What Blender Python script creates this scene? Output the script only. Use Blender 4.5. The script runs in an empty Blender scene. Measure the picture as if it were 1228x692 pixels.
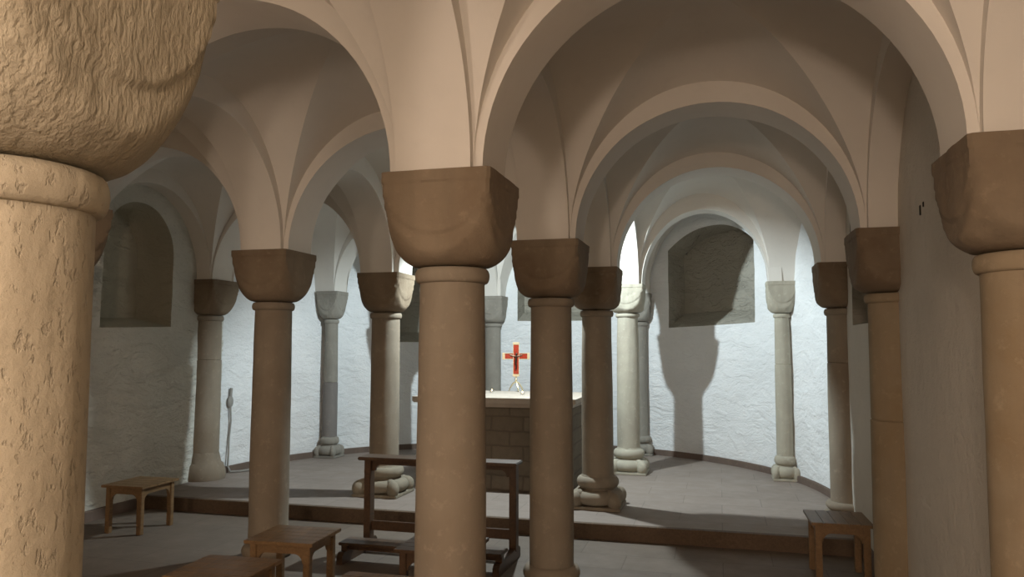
import bpy, bmesh, math, random
from mathutils import Vector, Matrix, noise
random.seed(7)
PI = math.pi
SC = bpy.context.scene
COL = SC.collection
sin, cos, sqrt = math.sin, math.cos, math.sqrt

# ------------------------------------------------------------------ layout (metres)
XA, XB, XL, XR = -1.16, -3.406, -5.65, 1.085     # two column lines, two side walls
YR = [1.03, 3.194, 5.357, 7.52]                  # column rows
ZC, ZN = 2.36, 1.965                             # capital top, capital bottom
POD, YP = 0.128, 6.521                           # podium height, podium front edge
ACX, ACY, AR = -2.28, 7.8, 3.37                  # apse circle
YBACK = -3.3
ZTOP = 3.85
G_, GP = (-1.06, 9.25), (-3.47, 9.25)
K_, I_ = (0.70, 9.22), (-5.11, 9.43)
H_, J_ = (-1.08, 10.86), (-3.25, 10.92)
F_, E_, L_, O_ = (-1.125, 7.25), (-3.31, 7.25), (XR, 7.36), (XL, 7.52)

# ------------------------------------------------------------------ helpers
def mesh_obj(name, bm, mat, parent=None, smooth=True, angle=40):
    me = bpy.data.meshes.new(name)
    bmesh.ops.recalc_face_normals(bm, faces=bm.faces[:])
    if smooth:
        lim = math.radians(angle)
        for f in bm.faces: f.smooth = True
        for e in bm.edges:
            if len(e.link_faces) == 2 and e.calc_face_angle(0) > lim: e.smooth = False
    bm.to_mesh(me); bm.free()
    me.materials.append(mat)
    o = bpy.data.objects.new(name, me); COL.objects.link(o)
    if parent: o.parent = parent
    return o

def tag(o, label, cat, group=None):
    o['label'] = label; o['category'] = cat
    if group: o['group'] = group
    return o

def thing(name, label, cat, loc=(0, 0, 0), rot=0, group=None):
    o = bpy.data.objects.new(name, None); COL.objects.link(o)
    o.empty_display_size = .1
    o.location = loc; o.rotation_euler = (0, 0, rot)
    return tag(o, label, cat, group)

def structure(o):
    o['kind'] = 'structure'; return o

def quad_grid(bm, rows, closed=False):
    """rows: list of lists of vertices"""
    for a, b in zip(rows[:-1], rows[1:]):
        n = len(a)
        for i in range(n if closed else n - 1):
            j = (i + 1) % n
            vs = [a[i], a[j], b[j], b[i]]
            vs = list(dict.fromkeys(vs))
            if len(vs) > 2:
                try: bm.faces.new(vs)
                except ValueError: pass

def box(bm, c, s, rz=0, bev=0.004):
    m = Matrix.Translation(c) @ Matrix.Rotation(rz, 4, 'Z') @ Matrix.Diagonal((s[0], s[1], s[2], 1))
    r = bmesh.ops.create_cube(bm, size=1, matrix=m)
    if bev:
        es = list({e for v in r['verts'] for e in v.link_edges})
        bmesh.ops.bevel(bm, geom=es, offset=bev, segments=2, affect='EDGES')

def lathe(bm, prof, n=48, wob=0.0, seed=0.0, cx=0, cy=0, cap=True):
    rows = []
    for (r, z) in prof:
        row = []
        for i in range(n):
            a = 2 * PI * i / n
            rr = r
            if wob:
                rr += wob * noise.noise(Vector((cos(a) * 1.3 + seed, sin(a) * 1.3, z * 1.6)))
                rr += wob * .45 * noise.noise(Vector((cos(a) * 4 + seed, sin(a) * 4 + 9, z * 5)))
            row.append(bm.verts.new((cx + rr * cos(a), cy + rr * sin(a), z)))
        rows.append(row)
    quad_grid(bm, rows, True)
    if cap:
        bm.faces.new(list(reversed(rows[0]))); bm.faces.new(rows[-1])

def prism(bm, pts, y0, y1, axis='Y'):
    """extrude 2D outline (a,z) along an axis"""
    def P(a, z, y): return (a, y, z) if axis == 'Y' else (y, a, z)
    A = [bm.verts.new(P(a, z, y0)) for a, z in pts]
    B = [bm.verts.new(P(a, z, y1)) for a, z in pts]
    n = len(pts)
    bm.faces.new(A); bm.faces.new(list(reversed(B)))
    for i in range(n):
        j = (i + 1) % n
        bm.faces.new([A[i], B[i], B[j], A[j]])

def tube(bm, pts, r, n=8):
    pts = [Vector(p) for p in pts]
    rows = []
    for i, p in enumerate(pts):
        d = (pts[min(i + 1, len(pts) - 1)] - pts[max(i - 1, 0)]).normalized()
        u = d.orthogonal().normalized()
        ref = Vector((0, 0, 1)) if abs(d.z) < .9 else Vector((1, 0, 0))
        u = (ref - d * ref.dot(d)).normalized(); v = d.cross(u)
        rows.append([bm.verts.new(p + (u * cos(2 * PI * k / n) + v * sin(2 * PI * k / n)) * r) for k in range(n)])
    quad_grid(bm, rows, True)
    bm.faces.new(rows[0]); bm.faces.new(list(reversed(rows[-1])))

def blob(bm, c, s, rz=0, seg=16):
    m = Matrix.Translation(c) @ Matrix.Rotation(rz, 4, 'Z') @ Matrix.Diagonal((s[0], s[1], s[2], 1))
    bmesh.ops.create_uvsphere(bm, u_segments=seg, v_segments=seg // 2 + 2, radius=1, matrix=m)

# ------------------------------------------------------------------ materials
class NT:
    def __init__(s, name):
        s.m = bpy.data.materials.new(name); s.m.use_nodes = True
        s.t = s.m.node_tree; s.n = s.t.nodes; s.l = s.t.links
        s.b = s.n['Principled BSDF']
    def node(s, ty, ins=None, **kw):
        nd = s.n.new(ty)
        for k, v in kw.items(): setattr(nd, k, v)
        for k, v in (ins or {}).items():
            if hasattr(v, 'is_output'): s.l.new(v, nd.inputs[k])
            else: nd.inputs[k].default_value = v
        return nd
    def coords(s, scale=(1, 1, 1)):
        tc = s.node('ShaderNodeTexCoord')
        return s.node('ShaderNodeMapping', {'Vector': tc.outputs['Object'], 'Scale': scale}).outputs[0]
    def noise(s, vec, scale, detail=6, rough=.6, dist=0):
        return s.node('ShaderNodeTexNoise', {'Vector': vec, 'Scale': scale, 'Detail': detail, 'Roughness': rough, 'Distortion': dist}).outputs[0]
    def ramp(s, fac, stops):
        r = s.node('ShaderNodeValToRGB', {'Fac': fac}); e = r.color_ramp.elements
        while len(e) < len(stops): e.new(.5)
        for el, (p, c) in zip(e, stops):
            el.position = p; el.color = (c, c, c, 1) if isinstance(c, (int, float)) else (*c, 1)
        return r.outputs[0]
    def mix(s, fac, a, b, mode='MIX'):
        m = s.node('ShaderNodeMix', data_type='RGBA', blend_type=mode)
        for i, v in ((0, fac), (6, a), (7, b)):
            if hasattr(v, 'is_output'): s.l.new(v, m.inputs[i])
            else: m.inputs[i].default_value = (*v, 1) if isinstance(v, tuple) else v
        return m.outputs[2]
    def bump(s, h, strength, dist, prev=None):
        b = s.node('ShaderNodeBump', {'Height': h, 'Strength': strength, 'Distance': dist})
        if prev: s.l.new(prev, b.inputs['Normal'])
        return b.outputs[0]
    def out(s, col, rough=.85, nrm=None, spec=.3):
        if hasattr(col, 'is_output'): s.l.new(col, s.b.inputs['Base Color'])
        else: s.b.inputs['Base Color'].default_value = (*col, 1)
        if hasattr(rough, 'is_output'): s.l.new(rough, s.b.inputs['Roughness'])
        else: s.b.inputs['Roughness'].default_value = rough
        s.b.inputs['Specular IOR Level'].default_value = spec
        if nrm: s.l.new(nrm, s.b.inputs['Normal'])
        return s.m

def plaster(name, col, bumpy=.35, dist=.006):
    k = NT(name); v = k.coords()
    a = k.noise(v, 1.3, 4); b = k.noise(v, 9, 8, .65); c = k.noise(v, 55, 4)
    base = k.mix(k.ramp(a, [(.35, 0.0), (.7, 1.0)]), tuple(x * .93 for x in col), col)
    base = k.mix(k.ramp(b, [(.55, 0.0), (.85, .35)]), base, tuple(x * .8 for x in col))
    n = k.bump(b, bumpy, dist * 2); n = k.bump(c, bumpy * .6, dist * .4, n)
    return k.out(base, .92, n, .15)

def rough_wall(name, col, strength=.75, joints=.25, dirt=.5):
    """whitewashed rubble masonry, lumpy and pitted"""
    k = NT(name); v = k.coords()
    w = k.node('ShaderNodeTexNoise', {'Vector': v, 'Scale': 2.6, 'Detail': 4.0})
    add = k.node('ShaderNodeVectorMath', {0: w.outputs['Color'], 'Scale': .30}, operation='SCALE')
    vv = k.node('ShaderNodeVectorMath', {0: v, 1: add.outputs[0]}, operation='ADD').outputs[0]
    mp = k.node('ShaderNodeMapping', {'Vector': vv, 'Scale': (1.0, 1.0, 2.8)}).outputs[0]
    lump = k.noise(mp, 3.4, 6, .62, .6)
    flat = k.node('ShaderNodeMapping', {'Vector': v, 'Scale': (1.0, 1.0, 2.2)}).outputs[0]
    b = k.noise(flat, 11, 8, .68, .4); c = k.noise(v, 42, 5, .7); big = k.noise(v, 1.7, 4)
    band = k.node('ShaderNodeTexNoise', {'Vector': mp, 'Scale': 2.2, 'Detail': 3.0})
    crease = k.node('ShaderNodeMath', {0: band.outputs[0], 1: .5}, operation='SUBTRACT')
    crease = k.node('ShaderNodeMath', {0: crease.outputs[0]}, operation='ABSOLUTE').outputs[0]
    joint = k.ramp(crease, [(0.0, 0.0), (.022, 1.0)])
    pits = k.ramp(c, [(.27, 0.0), (.38, 1.0)])
    base = k.mix(k.ramp(big, [(.35, 0.0), (.65, 1.0)]), tuple(x * .92 for x in col), col)
    base = k.mix(k.ramp(pits, [(0.0, dirt), (1.0, 0.0)]), base, tuple(x * .5 for x in col))
    base = k.mix(k.ramp(b, [(.60, 0.0), (.78, dirt * .5)]), base, tuple(x * .68 for x in col))
    n = k.bump(lump, strength, .055); n = k.bump(joint, strength * joints, .012, n)
    n = k.bump(b, strength, .022, n); n = k.bump(pits, strength * .7, .004, n)
    return k.out(base, .95, n, .1)

def stone(name, col, tint, pit=.3, fine=.35, streak=False):
    k = NT(name); v = k.coords()
    oi = k.node('ShaderNodeObjectInfo')
    off = k.node('ShaderNodeVectorMath', {0: v, 1: oi.outputs['Location']}, operation='ADD').outputs[0]
    a = k.noise(off, 2.1, 5, .6, .4); b = k.noise(off, 16, 8, .7); c = k.noise(off, 70, 4, .6)
    sv = k.node('ShaderNodeMapping', {'Vector': off, 'Scale': (1, 1, .16)}).outputs[0]
    d = k.noise(sv, 11, 4, .6)
    base = k.mix(k.ramp(a, [(.32, 0.0), (.68, 1.0)]), tint, col)
    base = k.mix(k.ramp(d, [(.45, 0.0), (.75, .45)]), base, tuple(x * .72 for x in col))
    base = k.mix(k.ramp(b, [(.56, 0.0), (.72, .5)]), base, tuple(min(1, x * 1.35) for x in col))
    n = k.bump(b, fine, .008); n = k.bump(c, fine * .7, .002, n)
    if pit:
        p = k.ramp(k.noise(off, 24, 6, .75), [(.33, 0.0), (.43, 1.0)])
        n = k.bump(p, pit, .006, n)
    return k.out(base, .9, n, .2)

def chiselled(name, col, tint, strokes=True):
    k = NT(name); v = k.coords()
    big = k.noise(v, 3, 4); b = k.noise(v, 26, 8, .7); f = k.noise(v, 120, 4, .6)
    if strokes:
        m = k.node('ShaderNodeMapping', {'Vector': v, 'Scale': (1, 1, .42), 'Rotation': (.25, .2, 0)}).outputs[0]
        a = k.noise(m, 92, 3, .5, .35)
        hole = k.ramp(k.noise(v, 34, 5, .7), [(.30, 0.0), (.37, 1.0)])
    else:
        m = k.node('ShaderNodeMapping', {'Vector': v, 'Scale': (1, 1, .5)}).outputs[0]
        a = k.noise(m, 40, 6, .65, .3)
        hole = k.ramp(k.noise(m, 66, 4, .6), [(.34, 0.0), (.44, 1.0)])
    base = k.mix(k.ramp(big, [(.3, 0.0), (.7, 1.0)]), tint, col)
    base = k.mix(k.ramp(hole, [(0.0, .35), (1.0, 0.0)]), base, tuple(x * .6 for x in col))
    base = k.mix(k.ramp(b, [(.55, 0.0), (.8, .35)]), base, tuple(x * 1.2 for x in col))
    if strokes:
        n = k.bump(a, .85, .009); n = k.bump(b, .5, .010, n); n = k.bump(hole, .5, .004, n)
    else:
        n = k.bump(k.noise(m, 9, 3, .5), .5, .03); n = k.bump(b, .45, .010, n); n = k.bump(hole, .6, .004, n); n = k.bump(a, .35, .006, n); n = k.bump(f, .3, .0015, n)
    return k.out(base, .92, n, .15)

def wood(name, col, dark, rough=.45):
    k = NT(name); v = k.coords()
    m = k.node('ShaderNodeMapping', {'Vector': v, 'Scale': (14, 1.4, 14)}).outputs[0]
    a = k.noise(m, 2.2, 7, .6, 1.2); b = k.noise(v, 3, 3)
    base = k.mix(k.ramp(a, [(.3, 0.0), (.7, 1.0)]), dark, col)
    base = k.mix(k.ramp(b, [(.4, 0.0), (.8, .3)]), base, dark)
    return k.out(base, rough, k.bump(a, .15, .002), .4)

def tiles(name, col, col2, joint):
    k = NT(name); v = k.coords()
    w = k.node('ShaderNodeTexBrick', {'Vector': v, 'Color1': (*col, 1), 'Color2': (*col2, 1), 'Mortar': (*joint, 1), 'Scale': 1.0,
        'Mortar Size': .004, 'Mortar Smooth': .3, 'Bias': 0.0, 'Brick Width': .72, 'Row Height': .38}, offset=.5)
    a = k.noise(v, 4, 7, .65); b = k.noise(v, 40, 5, .6)
    base = k.mix(k.ramp(a, [(.35, 0.0), (.75, .4)]), w.outputs[0], tuple(x * .7 for x in col))
    n = k.bump(w.outputs['Fac'], .35, -.003); n = k.bump(b, .15, .002, n); n = k.bump(a, .2, .004, n)
    return k.out(base, k.ramp(a, [(.3, .55), (.7, .8)]), n, .3)

def masonry(name, col, col2, joint, bw=.30, rh=.13, rot=(PI / 2, 0, 0)):
    k = NT(name)
    tc = k.node('ShaderNodeTexCoord')
    mp = k.node('ShaderNodeMapping', {'Vector': tc.outputs['Object'], 'Rotation': rot}).outputs[0]
    nz = k.node('ShaderNodeTexNoise', {'Vector': mp, 'Scale': 5.0, 'Detail': 3.0})
    add = k.node('ShaderNodeVectorMath', {0: nz.outputs['Color'], 'Scale': .035}, operation='SCALE')
    vv = k.node('ShaderNodeVectorMath', {0: mp, 1: add.outputs[0]}, operation='ADD').outputs[0]
    w = k.node('ShaderNodeTexBrick', {'Vector': vv, 'Color1': (*col, 1), 'Color2': (*col2, 1), 'Mortar': (*joint, 1), 'Scale': 1.0,
        'Mortar Size': .012, 'Mortar Smooth': .5, 'Brick Width': bw, 'Row Height': rh}, offset=.42)
    a = k.noise(mp, 14, 8, .7)
    base = k.mix(k.ramp(a, [(.4, 0.0), (.75, .5)]), w.outputs[0], tuple(x * .6 for x in col))
    n = k.bump(w.outputs['Fac'], .6, -.008); n = k.bump(a, .7, .02, n)
    return k.out(base, .95, n, .1)

def metal(name, col, rough=.35):
    k = NT(name); v = k.coords(); a = k.noise(v, 60, 3)
    k.b.inputs['Metallic'].default_value = 1.0
    return k.out(k.mix(a, tuple(x * .85 for x in col), col), rough)

M = dict(
    vault=plaster('vault_plaster', (.70, .665, .61), .22, .004),
    wall=rough_wall('nave_whitewash', (.66, .65, .585), 1.0),
    plain=plaster('smooth_wall_plaster', (.64, .60, .53), 1.0, .012),
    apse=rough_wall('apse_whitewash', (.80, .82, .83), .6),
    stone=stone('brown_sandstone', (.275, .235, .182), (.22, .178, .132), .12, .25),
    cap=stone('dark_sandstone', (.235, .185, .13), (.165, .12, .08), .3, .55),
    grey=stone('grey_sandstone', (.30, .28, .24), (.23, .21, .18), .3, .35),
    lower=stone('mauve_sandstone', (.22, .20, .185), (.185, .165, .155), .2, .35),
    drab=stone('drab_sandstone', (.29, .255, .195), (.23, .195, .145), .2, .3),
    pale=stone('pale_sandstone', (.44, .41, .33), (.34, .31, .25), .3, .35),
    buff=stone('buff_sandstone', (.33, .27, .19), (.27, .20, .12), .25, .4),
    roughcap=chiselled('chiselled_stone', (.385, .345, .265), (.32, .28, .205), True),
    roughshaft=chiselled('pitted_stone', (.42, .375, .29), (.36, .315, .235), False),
    floor=tiles('floor_slabs', (.175, .138, .108), (.152, .120, .094), (.11, .086, .068)),
    podium=tiles('podium_slabs', (.275, .226, .194), (.245, .202, .173), (.18, .148, .127)),
    step=wood('step_oak', (.13, .085, .05), (.08, .05, .03), .7),
    base=stone('skirting_stone', (.17, .125, .10), (.12, .09, .075), 0, .2),
    wood=wood('oiled_oak', (.225, .135, .062), (.13, .076, .035), .45),
    darkwood=wood('dark_oak', (.10, .055, .028), (.055, .03, .016), .45),
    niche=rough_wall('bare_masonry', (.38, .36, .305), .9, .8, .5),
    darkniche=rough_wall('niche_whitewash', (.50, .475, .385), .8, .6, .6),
    altar=masonry('altar_masonry', (.19, .158, .12), (.165, .135, .10), (.135, .11, .085), .34, .15),
    slab=stone('altar_slab_stone', (.44, .38, .32), (.36, .31, .26), 0, .12),
    gold=metal('brass', (.90, .78, .52), .45),
    grp=metal('dark_bronze', (.10, .07, .05), .4),
    grey_plastic=plaster('grey_plastic', (.30, .29, .27), .05, .001),
)
k = NT('red_enamel'); v = k.coords(); a = k.noise(v, 90, 4)
M['enamel'] = k.out(k.mix(k.ramp(a, [(.4, 0.0), (.65, 1.0)]), (.24, .014, .008), (.36, .045, .016)), .25, None, .5)
k = NT('dark_slot'); a = k.noise(k.coords(), 50); M['slot'] = k.out(k.mix(a, (.02, .016, .012), (.035, .03, .025)), .9)
k = NT('candle_wax'); a = k.noise(k.coords(), 40); M['wax'] = k.out(k.mix(a, (.85, .78, .62), (.9, .84, .7)), .5)
k = NT('tin'); a = k.noise(k.coords(), 80); k.b.inputs['Metallic'].default_value = .9; M['tin'] = k.out(k.mix(a, (.6, .6, .58), (.7, .7, .68)), .35)
k = NT('flame'); a = k.noise(k.coords(), 30)
k.l.new(k.mix(a, (1.0, .62, .25), (1.0, .72, .36)), k.b.inputs['Emission Color']); k.b.inputs['Emission Strength'].default_value = 9.0
M['flame'] = k.out((1, .8, .5), .5)

# ------------------------------------------------------------------ floors
def apse_arc(r, a0=0.0, a1=PI, n=64):
    return [(ACX + r * cos(a0 + (a1 - a0) * i / n), ACY + r * sin(a0 + (a1 - a0) * i / n)) for i in range(n + 1)]
bm = bmesh.new()
vs = [bm.verts.new((x, y, 0)) for x, y in ((XL - .1, YBACK - .1), (XR + .1, YBACK - .1), (XR + .1, YP + .3), (XL - .1, YP + .3))]
bm.faces.new(vs)
fl = mesh_obj('floor', bm, M['floor'], smooth=False); structure(fl)
fl['label'] = 'grey stone slab floor of the crypt nave'
bm = bmesh.new()
out = [(XL - .06, YP + .03), (XR + .06, YP + .03)] + [(x, y) for x, y in apse_arc(AR + .06)]
A = [bm.verts.new((x, y, POD)) for x, y in out]; B = [bm.verts.new((x, y, 0)) for x, y in out]
bm.faces.new(A)
for i in range(len(A)):
    j = (i + 1) % len(A); bm.faces.new([A[i], B[i], B[j], A[j]])
pf = mesh_obj('podium_floor', bm, M['podium'], smooth=False); structure(pf)
pf['label'] = 'raised grey slab floor of the altar podium'
# podium front: riser boards with a slightly projecting lip
bm = bmesh.new()
x = XL; i = 0
while x < XR - .01:
    w = min(1.35, XR - x)
    box(bm, (x + w / 2, YP + .022, .047), (w - .0006, .04, .094), 0, .0015)
    box(bm, (x + w / 2, YP + .012, POD - .017 + .002), (w - .0006, .06, .034), 0, .003)
    x += w
st = mesh_obj('trim_1', bm, M['step'], smooth=False); structure(st)
st['label'] = 'dark brown riser boards along the podium step'

# ------------------------------------------------------------------ walls
def wall(name, mp, s0, s1, ds, mat, niches=(), disp=.012, nichemat=None, seed=0.0, ztop=ZTOP, zs=.05):
    """mp(s, z, d): point on the wall at s, z, pushed d metres out of the room"""
    S = set()
    n = max(2, int((s1 - s0) / ds))
    for i in range(n + 1): S.add(round(s0 + (s1 - s0) * i / n, 5))
    for q in niches:
        S = {s for s in S if not (q['s0'] - ds * .4 < s < q['s1'] + ds * .4)}
        m = 28
        for i in range(m + 1):
            u = -cos(PI * i / m) if q.get('round') else -1 + 2 * i / m
            S.add(round((q['s0'] + q['s1']) / 2 + (q['s1'] - q['s0']) / 2 * u, 5))
    S = sorted(S)
    def top(q, s):
        u = (s - (q['s0'] + q['s1']) / 2) / ((q['s1'] - q['s0']) / 2)
        u = max(-1, min(1, u))
        f = sqrt(max(0, 1 - u * u)) if q.get('round') else 1 - abs(u) ** 2.2
        return q['spring'] + (q['top'] - q['spring']) * f
    def sill(q, s): 
        t = (s - q['s0']) / (q['s1'] - q['s0']); return q['sill'][0] * (1 - t) + q['sill'][1] * t
    def dd(s, z):
        p = Vector(mp(s, z, 0)) + Vector((seed, 0, 0))
        return disp * (noise.noise(p * 1.1) + .5 * noise.noise(p * 3.7) + .22 * noise.noise(p * 11))
    bm = bmesh.new(); rows = []; inside = []
    for s in S:
        q = min(niches, key=lambda q: max(q['s0'] - s, s - q['s1'])) if niches else None
        if q:
            sc = min(max(s, q['s0']), q['s1']); zl, zh = sill(q, sc), top(q, sc)
        else: zl, zh = 1.8, 2.6
        n1, n2, n3 = 36, 22, 24
        zz = [zl * i / n1 for i in range(n1)] + [zl + (zh - zl) * i / n2 for i in range(n2)] + [zh + (ztop - zh) * i / n3 for i in range(n3 + 1)]
        rows.append([bm.verts.new(mp(s, z, dd(s, z))) for z in zz])
        inside.append(q)
    for i in range(len(S) - 1):
        a, b = rows[i], rows[i + 1]; mid = (S[i] + S[i + 1]) / 2
        inn = any(q['s0'] < mid < q['s1'] for q in niches)
        for j in range(len(a) - 1):
            if inn and 36 <= j < 58: continue
            bm.faces.new([a[j], b[j], b[j + 1], a[j + 1]])
    o = mesh_obj(name, bm, mat, None, True, 60); structure(o)
    for q in niches:
        bm = bmesh.new()
        ss = [s for s in S if q['s0'] - 1e-6 <= s <= q['s1'] + 1e-6]
        loop = [(s, sill(q, s), 'b') for s in ss]
        for i in range(1, 22): loop.append((q['s1'], sill(q, q['s1']) + (q['spring'] - sill(q, q['s1'])) * i / 22, 'r'))
        loop += [(s, top(q, s), 't') for s in reversed(ss)]
        for i in range(21, 0, -1): loop.append((q['s0'], sill(q, q['s0']) + (q['spring'] - sill(q, q['s0'])) * i / 22, 'l'))
        sc, zc = (q['s0'] + q['s1']) / 2, (q['sill'][0] + q['top']) / 2
        R = []; nd = 10
        for kk in range(nd + 1):
            t = kk / nd; d = q['depth'] * t; row = []
            for (s, z, w) in loop:
                f = 1 - q.get('splay', .12) * t
                s2 = sc + (s - sc) * f
                z2 = z
                if w in 'rlb' : z2 = z + q.get('rise', .12) * t * max(0.0, 1 - (z - q['sill'][0]) / (q['top'] - q['sill'][0]))
                if w == 't': z2 = z - .04 * t
                p = Vector(mp(s2, z2, 0)); e = .012 * noise.noise(p * 5 + Vector((d * 6, 0, 0))) if kk else 0
                row.append(bm.verts.new(mp(s2, z2 + e, d + (dd(s, z) if kk == 0 else 0))))
            R.append(row)
        quad_grid(bm, R, True)
        # back face as a grid between sill and arch
        nb = len(ss); back = R[-1]
        bot = back[:nb]; topv = list(reversed(back[nb + 21: nb + 21 + nb]))
        cols = []
        for i in range(nb):
            if i == 0: colv = [back[0]] + list(reversed(back[nb + 21 + nb:])) + [topv[0]]
            elif i == nb - 1: colv = [bot[-1]] + back[nb:nb + 21] + [topv[-1]]
            else:
                colv = [bot[i]]
                for j in range(1, 22):
                    p = bot[i].co.lerp(topv[i].co, j / 22)
                    nrm = Vector(mp(ss[i], 1, 1)) - Vector(mp(ss[i], 1, 0))
                    colv.append(bm.verts.new(p + nrm * .02 * noise.noise(p * 4)))
                colv.append(topv[i])
            cols.append(colv)
        quad_grid(bm, cols)
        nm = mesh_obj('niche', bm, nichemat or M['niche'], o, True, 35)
        nm['label'] = q['label']
    return o

wl = wall('wall_left', lambda s, z, d: (XL - d, s, z), YBACK, ACY + .02, .06, M['wall'],
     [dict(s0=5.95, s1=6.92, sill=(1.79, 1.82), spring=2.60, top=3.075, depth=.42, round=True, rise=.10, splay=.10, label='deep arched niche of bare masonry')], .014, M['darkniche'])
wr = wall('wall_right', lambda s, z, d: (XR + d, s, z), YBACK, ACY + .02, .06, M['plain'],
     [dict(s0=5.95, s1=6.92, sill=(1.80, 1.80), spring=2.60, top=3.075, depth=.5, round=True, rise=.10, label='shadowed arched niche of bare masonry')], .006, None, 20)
D2 = math.radians
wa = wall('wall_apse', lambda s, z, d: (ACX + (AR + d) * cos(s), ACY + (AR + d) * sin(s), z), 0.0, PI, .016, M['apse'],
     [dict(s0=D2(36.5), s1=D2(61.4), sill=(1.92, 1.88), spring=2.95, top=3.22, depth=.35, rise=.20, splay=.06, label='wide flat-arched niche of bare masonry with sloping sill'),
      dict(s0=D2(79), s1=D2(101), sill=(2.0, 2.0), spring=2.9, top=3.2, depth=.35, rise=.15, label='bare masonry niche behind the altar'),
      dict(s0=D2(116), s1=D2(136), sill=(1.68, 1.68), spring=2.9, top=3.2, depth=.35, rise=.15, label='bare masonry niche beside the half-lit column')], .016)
wb = wall('wall_back', lambda s, z, d: (s, YBACK - d, z), XL, XR, .12, M['plain'], [], .01)
for o, t in ((wl, 'whitewashed rubble wall with an arched niche'), (wr, 'plastered wall of the side aisle'), (wa, 'curved bright whitewashed apse wall'), (wb, 'plain plastered rear wall')): o['label'] = t

def skirting(name, pts, h, t, z0, label):
    bm = bmesh.new(); rows = []
    for (x, y, nx, ny) in pts:
        rows.append([bm.verts.new((x + nx * a, y + ny * a, z0 + b)) for a, b in ((-.03, 0), (t, 0), (t, h - .008), (t - .006, h), (-.03, h))])
    quad_grid(bm, rows, True)
    bm.faces.new(rows[0]); bm.faces.new(rows[-1])
    o = structure(mesh_obj(name, bm, M['base'], None, True, 30)); o['label'] = label; return o
skirting('baseboard_apse', [(ACX + AR * cos(a), ACY + AR * sin(a), -cos(a), -sin(a)) for a in [PI * i / 90 for i in range(91)]], .075, .03, POD, 'low dark stone skirting around the apse')
skirting('baseboard_left', [(XL, YBACK, 1, 0), (XL, YP - .03, 1, 0)], .10, .03, 0, 'dark skirting under the whitewashed wall')
skirting('baseboard_right', [(XR, YBACK, -1, 0), (XR, YP - .03, -1, 0)], .10, .03, 0, 'dark skirting under the plastered wall')

# two small slots in the aisle wall
bm = bmesh.new()
box(bm, (XR + .005, 4.60, 2.372), (.02, .020, .055), 0, .002)
tag(mesh_obj('wall_slot', bm, M['slot']), 'taller of two small dark slots in the aisle wall near the chipped capital', 'wall slot', 'small slots in the aisle wall')
bm = bmesh.new()
box(bm, (XR + .005, 4.53, 2.392), (.02, .016, .028), 0, .002)
tag(mesh_obj('wall_slot', bm, M['slot']), 'shorter slot in the aisle wall, closest to the chipped capital', 'wall slot', 'small slots in the aisle wall')

# ------------------------------------------------------------------ vault
CE = .21         # half size of the springing block on a capital
RISE = .90
HW = 1.065
ceil_root = None
def cell(P00, P10, P11, P01, bx=.17, by=.17, ext=(1, 1, 1, 1), n=40, bmx=None, h=HW, dome=.20):
    """groin web over a quad; ext = how far U-,U+,V-,V+ run on beyond the springing line"""
    P = [Vector((*p, 0)) for p in (P00, P10, P11, P01)]
    Lx = ((P[1] - P[0]).length + (P[2] - P[3]).length) / 2; Ly = ((P[3] - P[0]).length + (P[2] - P[1]).length) / 2
    bm = bmx
    th = [-PI / 2 + PI * i / n for i in range(n + 1)]
    us = [sin(t) for t in th]; vs = us[:]
    us = ([-ext[0]] if ext[0] > 1 else []) + us + ([ext[1]] if ext[1] > 1 else [])
    vs = ([-ext[2]] if ext[2] > 1 else []) + vs + ([ext[3]] if ext[3] > 1 else [])
    g = {}
    for i, U in enumerate(us):
        for j, V in enumerate(vs):
            u = .5 + U * (.5 - bx / Lx); v = .5 + V * (.5 - by / Ly)
            p = P[0] * (1 - u) * (1 - v) + P[1] * u * (1 - v) + P[2] * u * v + P[3] * (1 - u) * v
            a = sqrt(max(0, 1 - U * U)); b = sqrt(max(0, 1 - V * V))
            z = ZC - .02 + h * max(a, b) + dome * max(0, 1 - U * U) * max(0, 1 - V * V)
            z += .006 * noise.noise(Vector((p.x * 2, p.y * 2, z * 2)))
            g[i, j] = (bm.verts.new((p.x, p.y, z)), U, V)
    for i in range(len(us) - 1):
        for j in range(len(vs) - 1):
            a, b, c, d = g[i, j], g[i + 1, j], g[i + 1, j + 1], g[i, j + 1]
            if abs(abs(a[1]) - abs(a[2])) < 1e-6 and abs(abs(c[1]) - abs(c[2])) < 1e-6:
                bm.faces.new([a[0], b[0], c[0]]); bm.faces.new([a[0], c[0], d[0]])
                e = bm.edges.get([a[0], c[0]]); 
                if e: e.smooth = False
            elif abs(abs(b[1]) - abs(b[2])) < 1e-6 and abs(abs(d[1]) - abs(d[2])) < 1e-6:
                bm.faces.new([a[0], b[0], d[0]]); bm.faces.new([b[0], c[0], d[0]])
                e = bm.edges.get([b[0], d[0]])
                if e: e.smooth = False
            else: bm.faces.new([a[0], b[0], c[0], d[0]])

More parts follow.
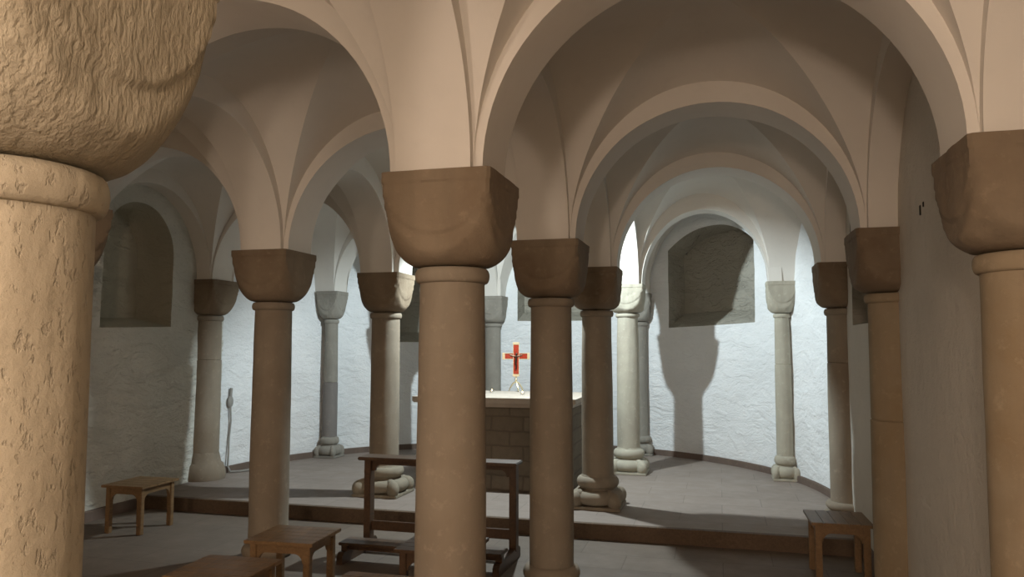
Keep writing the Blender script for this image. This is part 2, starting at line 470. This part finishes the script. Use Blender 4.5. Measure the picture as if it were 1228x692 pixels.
bm = bmesh.new()
XS = [XL, XB, XA, XR]
YS = [YBACK] + YR
for a in range(3):
    for b in range(4):
        x0, x1, y0, y1 = XS[a], XS[a + 1], YS[b], YS[b + 1]
        if b == 3: q0, q1 = [O_, E_, F_, L_][a], [O_, E_, F_, L_][a + 1]
        else: q0, q1 = (x0, y1), (x1, y1)
        cell((x0, y0), (x1, y0), q1, q0, bmx=bm)
cell(E_, F_, G_, GP, bmx=bm, by=.15)
cell(F_, L_, K_, G_, ext=(1, 1.45, 1, 1), bmx=bm, by=.15)
cell(O_, E_, GP, I_, ext=(1.45, 1, 1, 1), bmx=bm, by=.15)
cell(GP, G_, H_, J_, ext=(1, 1, 1, 1.6), bmx=bm, bx=.14, by=.12)
W1 = (K_[0] + H_[0] - G_[0], K_[1] + H_[1] - G_[1]); W2 = (I_[0] + J_[0] - GP[0], I_[1] + J_[1] - GP[1])
cell(G_, K_, W1, H_, bmx=bm, bx=.14, by=.14, ext=(1, 1.3, 1, 1.3))
cell(I_, GP, J_, W2, bmx=bm, bx=.14, by=.14, ext=(1.3, 1, 1, 1.3))
me = bpy.data.meshes.new('ceiling')
bmesh.ops.recalc_face_normals(bm, faces=bm.faces[:])
for f in bm.faces: f.smooth = True
bm.to_mesh(me); bm.free(); me.materials.append(M['vault'])
ceil_root = bpy.data.objects.new('ceiling', me); COL.objects.link(ceil_root); structure(ceil_root)
ceil_root['label'] = 'whitewashed groin vaults over the whole crypt'

def arch(P, Q, b=.17, ep=CE, eq=CE, rise=RISE, n=40, seed=0, half=0):
    """solid band from column P to column Q: semicircular underside, spandrel carried up into the vault"""
    P = Vector((*P, 0)); Q = Vector((*Q, 0)); L = (Q - P).length; t = (Q - P) / L; nn = Vector((-t.y, t.x, 0))
    pts = [(0, ZC)]
    a = (L - ep - eq) / 2; c = ep + a
    for i in range(n + 1):
        th = PI * (1 - i / n); pts.append((c + a * cos(th), ZC + rise * sin(th)))
    pts.append((L, ZC))
    bm = bmesh.new(); rows = []
    zt = ZC + HW + .32
    s0, s1 = (-b, b) if half == 0 else ((-.02, b) if half > 0 else (-b, .02))
    for (d, z) in pts:
        row = []
        for (s, top) in ((s0, 1), (s0, 0), (s1 * .34 + s0 * .66, 0), (s1 * .66 + s0 * .34, 0), (s1, 0), (s1, 1)):
            p = P + t * d + nn * s
            zz = zt if top else z
            q = Vector((p.x, p.y, zz))
            if not top: q.z += .005 * noise.noise(Vector((p.x * 2.5, p.y * 2.5, z * 2)))
            row.append(bm.verts.new(q))
        rows.append(row)
    quad_grid(bm, rows, True)
    bm.faces.new(rows[0]); bm.faces.new(rows[-1])
    return mesh_obj('arch_band', bm, M['vault'], ceil_root, True, 35)
for y in YR[:3]:
    for a in range(3): arch((XS[a], y), (XS[a + 1], y))
for p, q in ((O_, E_), (E_, F_), (F_, L_)): arch(p, q)
for x, e in ((XB, E_), (XA, F_)):
    for b in range(3): arch((x, YS[b]), (x, YS[b + 1]), rise=RISE - .02 if b else RISE)
    arch((x, YS[3]), e, rise=RISE - .04)
for b in range(1, 4):
    arch((XL, YS[b]), (XL, YS[b + 1] if b < 3 else O_[1]), half=-1); arch((XR, YS[b]), (XR, YS[b + 1] if b < 3 else L_[1]), half=1)
arch(F_, G_, .165, rise=.84, eq=.195); arch(E_, GP, .165, rise=.84, eq=.195)
arch(GP, G_, .165, .195, .195)
arch(G_, K_, .155, .195, .14, rise=.86); arch(GP, I_, .14, .195, .13, rise=.86)
arch(G_, H_, .155, .195, .15, rise=.80); arch(GP, J_, .12, .17, .14, rise=.80)

for (px, py), hs in ((K_, .148), (I_, .14), (H_, .150), (J_, .160)):      # plaster springers on the apse wall capitals
    d = Vector((px - ACX, py - ACY)).normalized()
    bm = bmesh.new(); box(bm, (px + d.x * .03, py + d.y * .03, ZC + .65), (hs * 2, hs * 2, 1.30), 0, .004)
    mesh_obj('springer', bm, M['vault'], ceil_root, False)

# ------------------------------------------------------------------ columns
def capital_bm(w, rn, h, z0, seed=0.0, nt=112, nz=44, wob=.005, shield=.009, abacus=.006):
    """cushion capital: cube above, rounded below into the neck, raised half-round shields on the four faces"""
    bm = bmesh.new(); rows = []
    for j in range(nz + 1):
        t = 1 - j / nz                      # 1 bottom .. 0 top
        rho = rn * .94 + (w * 1.414 - rn * .94) * sqrt(max(0, 1 - t ** 2.15))
        ww = w
        # soften the arris of the cube
        row = []
        for i in range(nt):
            a = 2 * PI * (i + .5) / nt
            m = max(abs(cos(a)), abs(sin(a)))
            rs = ww / m
            pw = 60.0
            r = (rs ** -pw + rho ** -pw) ** (-1 / pw)
            # shield
            u = (min(abs(cos(a)), abs(sin(a))) / m)            # 0 face middle .. 1 corner
            k = sqrt((u * .93) ** 2 + (t / .70) ** 2)
            if k < .95: r += shield / m
            elif k < 1.0: r += shield / m * (1.0 - (k - .95) / .05)
            if t < .13: r += abacus
            p = Vector((cos(a) * 2 + seed, sin(a) * 2, t * 2))
            r += wob * (noise.noise(p) + .6 * noise.noise(p * 3.1) + .35 * noise.noise(p * 8.3))
            row.append(bm.verts.new((r * cos(a), r * sin(a), z0 + h * (1 - t))))
        rows.append(row)
    quad_grid(bm, rows, True)
    bm.faces.new(list(reversed(rows[0]))); bm.faces.new(rows[-1])
    return bm

def ring_prof(r, z0, h, out):
    pr = [(r * .98, z0)]
    for i in range(9):
        a = -PI / 2 + PI * i / 8; pr.append((r + out * .25 + out * .75 * cos(a), z0 + h * (.5 + .5 * sin(a))))
    pr.append((r * .98, z0 + h)); return pr

def torus_prof(r, z0, h, out):
    return [(r + out * cos(-PI / 2 + PI * i / 10), z0 + h * (.5 + .5 * sin(-PI / 2 + PI * i / 10))) for i in range(11)]

def cut(bm, planes):
    for co, no in planes:
        g = bm.verts[:] + bm.edges[:] + bm.faces[:]
        bmesh.ops.bisect_plane(bm, geom=g, plane_co=co, plane_no=no, clear_outer=True)

def column(name, label, group, x, y, z0, w=.23, rt=.146, rb=.158, mats=('cap', 'stone', 'stone'), base='attic', seed=0.0,
           zn=ZN, zc=ZC, planes=(), ring=.065, joint=None, fine=False, rot=0.0, wob=.004, bh=1.0, ringout=.022):
    root = thing(name, label, 'column', (x, y, z0), rot, group)
    h = zc - zn; Z = lambda z: z - z0
    ps = [(Vector(c) - Vector((x, y, z0)), Vector(n)) for c, n in planes]
    def put(nm, bm, m, ang=40):
        if ps: cut(bm, ps)
        return mesh_obj(nm, bm, M[m], root, True, ang)
    put('capital', capital_bm(w, rt, h, Z(zn), seed, 176 if fine else 112, 72 if fine else 44, wob * 1.2), mats[0], 32)
    bm = bmesh.new(); lathe(bm, ring_prof(rt, Z(zn - ring), ring - .004, ringout), 72 if fine else 48, wob * .7, seed)
    put('neck_ring', bm, mats[1])
    # base height
    hb = {'attic': .30, 'low': .15, 'ring': .10, 'bulky': .30}[base] * bh
    bm = bmesh.new()
    n = 40; prof = []
    za, zb = hb * .95, Z(zn - ring) + .004
    for i in range(n + 1):
        t = i / n; prof.append((rb + (rt - rb) * t + .003 * sin(PI * t), za + (zb - za) * t))
    if joint:                               # drum joint: thin recess where two stones meet
        zj = Z(joint[0]); pr2 = []
        for r, z in prof:
            pr2.append((r + (joint[1] if z < zj else 0), z))
        k = next(i for i, (r, z) in enumerate(pr2) if z >= zj)
        pr2[k:k] = [(pr2[k - 1][0], zj - .006), (min(pr2[k - 1][0], pr2[k][0]) - .005, zj - .001), (min(pr2[k - 1][0], pr2[k][0]) - .005, zj + .001), (pr2[k][0], zj + .006)]
        prof = pr2
    lower = None
    if joint and len(joint) > 2:
        zj = Z(joint[0]); lower = [p for p in prof if p[1] < zj]; prof = [p for p in prof if p[1] >= zj]
    lathe(bm, prof, 72 if fine else 48, wob, seed + 3)
    put('shaft', bm, mats[1])
    if lower:
        bm = bmesh.new(); lathe(bm, lower + [(lower[-1][0], prof[0][1] + .001)], 48, wob, seed + 7)
        put('lower_shaft', bm, joint[2])['label'] = 'darker lower shaft drum'
    bm = bmesh.new()
    s = rb / .155
    if base == 'attic':
        lathe(bm, [(rb * 1.0, hb)] + list(reversed(torus_prof(.165 * s, hb * .60, hb * .34, .045 * s))) + [(.165 * s, hb * .56)] +
              list(reversed(torus_prof(.185 * s, hb * .10, hb * .44, .075 * s))), 48, wob * 1.5, seed + 5)
        for q in range(4):
            a = PI / 4 + q * PI / 2
            blob(bm, (.262 * s * cos(a), .262 * s * sin(a), hb * .27), (.085 * s, .065 * s, hb * .27), a)
            blob(bm, (.215 * s * cos(a), .215 * s * sin(a), hb * .42), (.07 * s, .05 * s, hb * .16), a)
        box(bm, (0, 0, hb * .05), (.50 * s, .50 * s, hb * .10), 0, .006)
    elif base == 'low':
        lathe(bm, [(rb, hb)] + list(reversed(torus_prof(rb * 1.02, hb * .45, hb * .5, .04))) + list(reversed(torus_prof(rb * 1.05, 0.0, hb * .42, .055))), 48, wob, seed + 5)
    elif base == 'ring':
        lathe(bm, [(rb, hb)] + list(reversed(torus_prof(rb * 1.0, 0, hb * .95, .045))), 48, wob, seed + 5)
    else:
        lathe(bm, [(rb * 1.02, hb), (rb * 1.12, hb * .8), (rb * 1.2, hb * .62), (rb * 1.36, hb * .55), (rb * 1.5, hb * .3), (rb * 1.55, hb * .12), (rb * 1.5, 0)], 48, wob * 4, seed + 5)
    put('base', bm, mats[2])
    return root

FS = 'freestanding columns of the crypt'
WC = 'columns set against the walls'
column('column', 'huge pitted sandstone column towering over the viewer with a roughly chiselled cushion capital', FS, XA - .03, YR[0], 0, w=.232, rt=.140, rb=.137, zn=1.925,
       mats=('roughcap', 'roughshaft', 'roughshaft'), seed=1, fine=True, base='ring', wob=.004, ring=.075)
column('column', 'smooth brown column hiding the middle of the wooden kneeler', FS, XA + .02, YR[1], 0, w=.232, rt=.143, rb=.156, seed=11, base='ring', wob=.003, ring=.07)
column('column', 'slim brown column hiding the altar end beside the red cross', FS, XA, YR[2], 0, w=.228, rt=.145, rb=.155, seed=22, base='ring', bh=1.1)
column('column', 'dark column on the podium edge with knobbly spurred base, beside a pale lit column', FS, F_[0], F_[1], POD, w=.215, rt=.138, rb=.147, seed=33)
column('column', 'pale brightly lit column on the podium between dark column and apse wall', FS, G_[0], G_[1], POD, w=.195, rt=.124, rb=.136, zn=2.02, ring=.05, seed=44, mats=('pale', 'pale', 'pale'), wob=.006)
column('column', 'brown column on the nave floor rising directly behind a slatted stool', FS, XB - .01, YR[2], 0, w=.228, rt=.142, rb=.150, seed=55, base='ring', rot=0)
column('column', 'podium column half lit white along one side, behind the kneeler post', FS, E_[0], E_[1], POD, w=.215, rt=.140, rb=.148, seed=66, mats=('cap', 'stone', 'drab'))
column('column', 'brown column almost wholly hidden behind the huge pitted column', FS, XB - .03, YR[1], 0, w=.228, rt=.145, rb=.155, seed=77, base='ring')
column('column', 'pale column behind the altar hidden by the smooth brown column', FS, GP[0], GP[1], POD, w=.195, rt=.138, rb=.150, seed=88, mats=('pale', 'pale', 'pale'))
column('column', 'brown column of the side aisle outside the view, next to the huge pitted column', FS, XB, YR[0], 0, seed=99, base='ring')
pr_ = [((XR + .03, 0, 0), (1, 0, 0))]; pl_ = [((XL - .03, 0, 0), (-1, 0, 0))]
column('wall_column', 'massive brown wall column with a chipped, bevelled capital corner', WC, XR + .01, YR[1] - .03, 0, w=.235, rt=.155, rb=.160, seed=12, planes=pr_, mats=('cap', 'buff', 'buff'), joint=(.62, .006), base='ring', ring=.075)
column('wall_column', 'half-round wall column beside the bare plaster, small stool at its foot', WC, XR, YR[2], 0, w=.235, rt=.150, rb=.156, seed=23, planes=pr_, joint=(1.16, .004), base='ring', mats=('cap', 'buff', 'buff'))
column('wall_column', 'dark wall column on the podium at the start of the bright apse wall', WC, XR, L_[1], POD, w=.225, rt=.148, rb=.155, seed=34, planes=pr_, joint=(1.48, .002), base='low')
column('wall_column', 'brown wall column beside the arched niche, cable and oval socket next to it', WC, XL, YR[3], POD, w=.235, rt=.155, rb=.162, seed=45, planes=pl_, joint=(1.46, .006), base='bulky', mats=('cap', 'stone', 'stone'))
column('wall_column', 'wall column concealed behind the huge pitted column', WC, XL, YR[2], 0, seed=56, planes=pl_, base='ring')
def apse_planes(p):
    d = Vector((p[0] - ACX, p[1] - ACY, 0)).normalized()
    c = Vector((ACX, ACY, 0)) + d * (AR + .02)
    return [(tuple(c), tuple(d))]
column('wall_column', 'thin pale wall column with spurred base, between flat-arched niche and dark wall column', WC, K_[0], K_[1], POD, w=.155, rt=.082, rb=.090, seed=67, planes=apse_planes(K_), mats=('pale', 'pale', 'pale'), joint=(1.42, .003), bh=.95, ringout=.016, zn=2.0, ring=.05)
column('wall_column', 'thin grey wall column on the bright apse wall with a darker lower shaft', WC, I_[0], I_[1], POD, w=.150, rt=.086, rb=.094, seed=78, planes=apse_planes(I_), mats=('grey', 'grey', 'grey'), joint=(1.13, .004, 'lower'), bh=.95, ringout=.016, zn=1.985, ring=.06)
column('wall_column', 'grey wall column with broad capital just behind the red cross', WC, J_[0], J_[1], POD, w=.172, rt=.115, rb=.120, seed=89, planes=apse_planes(J_), mats=('grey', 'grey', 'grey'), bh=.9, ringout=.02, ring=.06)
column('wall_column', 'grey wall column mostly hidden behind the pale brightly lit column', WC, H_[0], H_[1], POD, w=.160, rt=.108, rb=.112, seed=90, planes=apse_planes(H_), mats=('grey', 'grey', 'grey'), bh=.9, ringout=.018, ring=.06)

# ------------------------------------------------------------------ altar
alt = thing('altar', 'dark masonry block altar under a thick pale stone slab', 'altar', (-2.28, 7.665, POD))
bm = bmesh.new()
nx, nz = 40, 26
def alt_face(bm):
    box(bm, (0, .56, .43), (1.60, 1.10, .86), 0, .012)
alt_face(bm)
bmesh.ops.subdivide_edges(bm, edges=[e for e in bm.edges if e.calc_length() > .5], cuts=24, use_grid_fill=True)
for v in bm.verts:
    p = v.co * 6; v.co += Vector((noise.noise(p), noise.noise(p + Vector((5, 0, 0))), 0)) * .006
mesh_obj('altar_block', bm, M['altar'], alt, True, 50)
bm = bmesh.new()
T = 1.088 - POD
box(bm, (0, .56, T - .062 - .018), (1.66, 1.16, .036), 0, .006)
prism(bm, [(-.86, T - .062), (-.88, T - .045), (-.88, T), (.88, T), (.88, T - .045), (.86, T - .062)], -.055, 1.18)
mesh_obj('altar_slab', bm, M['slab'], alt, True, 30)

# cross on its three-legged foot
cz = 1.088
cr = thing('altar_cross', 'small red enamel crucifix with gilt ends standing on the altar', 'cross', (-2.33, 8.79, cz), .25)
bm = bmesh.new()
box(bm, (0, 0, .375), (.062, .022, .36), 0, .004)
box(bm, (-.083, 0, .415), (.105, .022, .062), 0, .004); box(bm, (.083, 0, .415), (.105, .022, .062), 0, .004)
mesh_obj('cross_body', bm, M['enamel'], cr, True, 30)
bm = bmesh.new()
for x0, z0, sx, sz in ((0, .565, .078, .03), (0, .190, .078, .03), (-.148, .415, .03, .078), (.148, .415, .03, .078)):
    box(bm, (x0, 0, z0), (sx, .03, sz), 0, .004)
for sx, sz, x0, z0 in ((.006, .36, -.034, .375), (.006, .36, .034, .375)):
    box(bm, (x0, 0, z0), (sx, .027, sz), 0, .001)
for zz in (.381, .449):
    for x0 in (-.087, .087): box(bm, (x0, 0, zz), (.10, .027, .006), 0, .001)
mesh_obj('gilt_edging', bm, M['gold'], cr, True, 30)
bm = bmesh.new()
# corpus: tapering figure with outstretched arms
tube(bm, [(0, -.018, .26), (.004, -.022, .31), (-.004, -.024, .345)], .009, 8)
tube(bm, [(-.004, -.022, .34), (0, -.024, .375), (.002, -.022, .415)], .014, 10)
tube(bm, [(0, -.02, .412), (.03, -.018, .420), (.075, -.016, .432)], .006, 8)
tube(bm, [(0, -.02, .412), (-.03, -.018, .420), (-.075, -.016, .432)], .006, 8)
blob(bm, (.005, -.027, .440), (.012, .012, .016))
mesh_obj('figure', bm, M['grp'], cr)
bm = bmesh.new()
tube(bm, [(0, 0, .18), (0, 0, .155), (0, 0, .115)], .011, 10)
blob(bm, (0, 0, .14), (.017, .017, .012))
for a in (-PI / 2 + .35, PI - .15 , .15):
    tube(bm, [(0, 0, .118), (.035 * cos(a), .035 * sin(a), .095), (.065 * cos(a), .065 * sin(a), .05), (.085 * cos(a), .085 * sin(a), .006)], .009, 8)
mesh_obj('stand', bm, M['gold'], cr)

def tealight(x, y, label):
    r = thing('tealight', label, 'candle', (x, y, cz), 0, 'tealights on the altar')
    bm = bmesh.new(); lathe(bm, [(.024, 0), (.026, .022), (.0245, .022), (.023, .016)], 24); mesh_obj('cup', bm, M['tin'], r)
    bm = bmesh.new(); lathe(bm, [(.0235, .010), (.0235, .0165), (.004, .0155)], 24); mesh_obj('wax', bm, M['wax'], r)
    bm = bmesh.new(); lathe(bm, [(.002, .016), (.005, .021), (.006, .027), (.004, .035), (.0006, .043)], 14); mesh_obj('flame', bm, M['flame'], r)
tealight(-2.53, 8.46, 'burning tealight on the altar in front of the grey wall column')
tealight(-2.10, 8.20, 'burning tealight on the altar close to the slim brown column')

# ------------------------------------------------------------------ cable with oval socket
cb = thing('wall_cable', 'grey cable hanging from an oval socket down the white apse wall', 'cable', (XL + .03, 7.95, POD))
bm = bmesh.new()
pts = [(0, .0, .80), (.005, .01, .60), (-.004, -.005, .40), (.006, -.02, .22), (.012, -.035, .08), (.045, -.03, .018), (.12, .06, .014), (.2, .2, .014)]
sm = []
for i in range(len(pts) - 1):
    for t in range(6):
        sm.append(Vector(pts[i]).lerp(Vector(pts[i + 1]), t / 6))
tube(bm, sm, .011, 8); mesh_obj('cord', bm, M['grey_plastic'], cb)
bm = bmesh.new(); blob(bm, (0, 0, .83), (.022, .05, .07)); tube(bm, [(0, 0, .89), (0, .006, .94), (0, .012, .99)], .017, 10)
mesh_obj('socket', bm, M['grey_plastic'], cb)

# ------------------------------------------------------------------ stools
def make_stool(label, x, y, rot, w=.46, d=.43, h=.415, z=0, mat='wood', slat_along_x=True):
    r = thing('stool', label, 'stool', (x, y, z), rot, 'slatted wooden stools in the nave')
    m = M[mat]; tt = .022
    bm = bmesh.new(); n = 5
    L, Wd = (w, d) if slat_along_x else (d, w)
    fr = .045
    for k in range(n):
        sw = (Wd - .004) / n
        c = -Wd / 2 + sw * (k + .5)
        if slat_along_x: box(bm, (0, c, h - tt / 2), (w, sw - .0015, tt), 0, .0025)
        else: box(bm, (c, 0, h - tt / 2), (sw - .0015, d, tt), 0, .0025)
    mesh_obj('seat', bm, m, r, False)
    lw = .044; ix, iy = w / 2 - .028 - lw / 2, d / 2 - .028 - lw / 2
    for sx in (-1, 1):
        for sy in (-1, 1):
            bm = bmesh.new(); box(bm, (sx * ix, sy * iy, (h - tt) / 2), (lw, lw, h - tt), 0, .004)
            mesh_obj('leg', bm, m, r, False)
    def apron(span, zt):
        hh = .055; br = .055
        a = span / 2; pts = [(-a, zt), (a, zt), (a, zt - hh - br)]
        for i in range(9):
            t = i / 8 * PI / 2; pts.append((a - br + br * cos(t) - .012, zt - hh - br + br * sin(t)))
        for i in range(9):
            t = PI / 2 + i / 8 * PI / 2; pts.append((-a + br + br * cos(t) + .012, zt - hh - br + br * sin(t)))
        pts.append((-a, zt - hh - br)); return pts
    for s in (-1, 1):
        bm = bmesh.new(); prism(bm, apron(2 * ix - lw + .004, h - tt), s * iy - .011, s * iy + .011, 'Y'); mesh_obj('apron', bm, m, r, False)
        bm = bmesh.new(); prism(bm, apron(2 * iy - lw + .004, h - tt), s * ix - .011, s * ix + .011, 'X'); mesh_obj('apron', bm, m, r, False)
    return r
make_stool('light wooden stool standing against the whitewashed wall near the arched niche', -4.99, 5.80, .02, .42, .48)
make_stool('slatted stool at the foot of the brown nave column, beside the kneeler end', -2.66, 4.47, .06, .46, .43)
make_stool('slatted stool at the bottom edge, in front of the stool by the brown nave column', -2.63, 3.71, .05, .46, .43)
make_stool('stool seat with only a corner showing beside the smooth brown column', -1.71, 3.62, .0, .46, .43)
make_stool('dark stool behind the smooth brown column, close to the kneeling board', -1.66, 4.51, .0, .47, .43, mat='darkwood')
make_stool('stool beside the half-round wall column, in front of the podium step', .79, 5.93, .02, .41, .44, slat_along_x=False)

# ------------------------------------------------------------------ kneeler
kn = thing('kneeler', 'long dark wooden kneeler with padded-free armrest and low kneeling board', 'kneeler', (-2.145, 5.56, 0))
kn['label'] = 'long dark wooden kneeler with a high armrest and low kneeling board before the altar'
m = M['darkwood']; HWK = .605
bm = bmesh.new(); box(bm, (0, .17, .725), (1.31, .20, .026), 0, .006); mesh_obj('armrest', bm, m, kn, False)
for s in (-1, 1):
    bm = bmesh.new(); box(bm, (s * HWK, .19, .39), (.055, .085, .65), 0, .004); mesh_obj('post', bm, m, kn, False)
    bm = bmesh.new()
    prism(bm, [(-.30, 0), (-.30, .06), (-.27, .085), (.27, .085), (.30, .06), (.30, 0)], s * HWK - .024, s * HWK + .024, 'X')
    mesh_obj('sled_foot', bm, m, kn, False)
bm = bmesh.new()
a = HWK - .025; zt = .712; br = .05
pts = [(-a, zt), (a, zt), (a, zt - .045 - br)]
for i in range(9): t = i / 8 * PI / 2; pts.append((a - br - .03 + br * cos(t), zt - .045 - br + br * sin(t)))
for i in range(9): t = PI / 2 + i / 8 * PI / 2; pts.append((-a + br + .03 + br * cos(t), zt - .045 - br + br * sin(t)))
pts.append((-a, zt - .045 - br))
prism(bm, pts, .18, .202); mesh_obj('apron', bm, m, kn, False)
bm = bmesh.new(); box(bm, (0, .19, .185), (2 * a, .024, .075), 0, .004); mesh_obj('rail', bm, m, kn, False)
bm = bmesh.new(); box(bm, (0, -.17, .142), (1.27, .19, .022), 0, .005); mesh_obj('kneeling_board', bm, m, kn, False)
for s in (-1, 1):
    bm = bmesh.new(); box(bm, (s * HWK, -.20, .108), (.05, .055, .052), 0, .003); mesh_obj('board_support', bm, m, kn, False)
bm = bmesh.new(); box(bm, (0, -.19, .110), (2 * a, .02, .044), 0, .003); mesh_obj('board_rail', bm, m, kn, False)

# ------------------------------------------------------------------ light
def lamp(name, ty, loc, power, col, size=.05, rot=None, **kw):
    l = bpy.data.lights.new(name, ty); l.energy = power; l.color = col
    if ty in ('POINT', 'SPOT'): l.shadow_soft_size = size
    for k_, v_ in kw.items(): setattr(l, k_, v_)
    o = bpy.data.objects.new(name, l); COL.objects.link(o); o.location = loc
    if rot: o.rotation_euler = rot
    return o
lamp('altar_lamp', 'SPOT', (-1.84, 7.62, 3.13), 440, (.83, .96, 1.0), .035, (math.radians(25), 0, 0), spot_size=math.radians(160), spot_blend=.35)
lamp('aisle_lamp', 'POINT', (-.32, -2.3, 2.3), 240, (1.0, .785, .625), .2)
lamp('nave_lamp', 'POINT', (-2.3, -1.2, 2.2), 135, (1.0, .785, .615), .2)

w = bpy.data.worlds.new('crypt_air'); SC.world = w; w.use_nodes = True
w.node_tree.nodes['Background'].inputs[0].default_value = (.5, .45, .4, 1)
w.node_tree.nodes['Background'].inputs[1].default_value = .01

# ------------------------------------------------------------------ camera
cd = bpy.data.cameras.new('camera'); cam = bpy.data.objects.new('camera', cd); COL.objects.link(cam)
cd.sensor_fit = 'HORIZONTAL'; cd.sensor_width = 36; cd.lens = 914.33 / 1228 * 36; cd.clip_start = .05
yaw, pit, rol = .2646, .0757, .0018
fw = Vector((-sin(yaw) * cos(pit), cos(yaw) * cos(pit), sin(pit))); rt = Vector((cos(yaw), sin(yaw), 0)); up = rt.cross(fw)
r2 = rt * cos(rol) + up * sin(rol); u2 = -rt * sin(rol) + up * cos(rol)
cam.matrix_world = Matrix(((r2.x, u2.x, -fw.x, 0), (r2.y, u2.y, -fw.y, 0), (r2.z, u2.z, -fw.z, 1.62), (0, 0, 0, 1)))
SC.camera = cam
vs_ = SC.view_settings
SC.display_settings.display_device = 'sRGB'
vs_.view_transform = 'Standard'; vs_.look = 'None'; vs_.gamma = 1; vs_.exposure = 0; vs_.use_curve_mapping = False
c_ = SC.cycles
c_.use_denoising = True; c_.max_bounces = 8; c_.diffuse_bounces = 6; c_.glossy_bounces = 3
c_.sample_clamp_indirect = 6.0; c_.caustics_reflective = False; c_.caustics_refractive = False
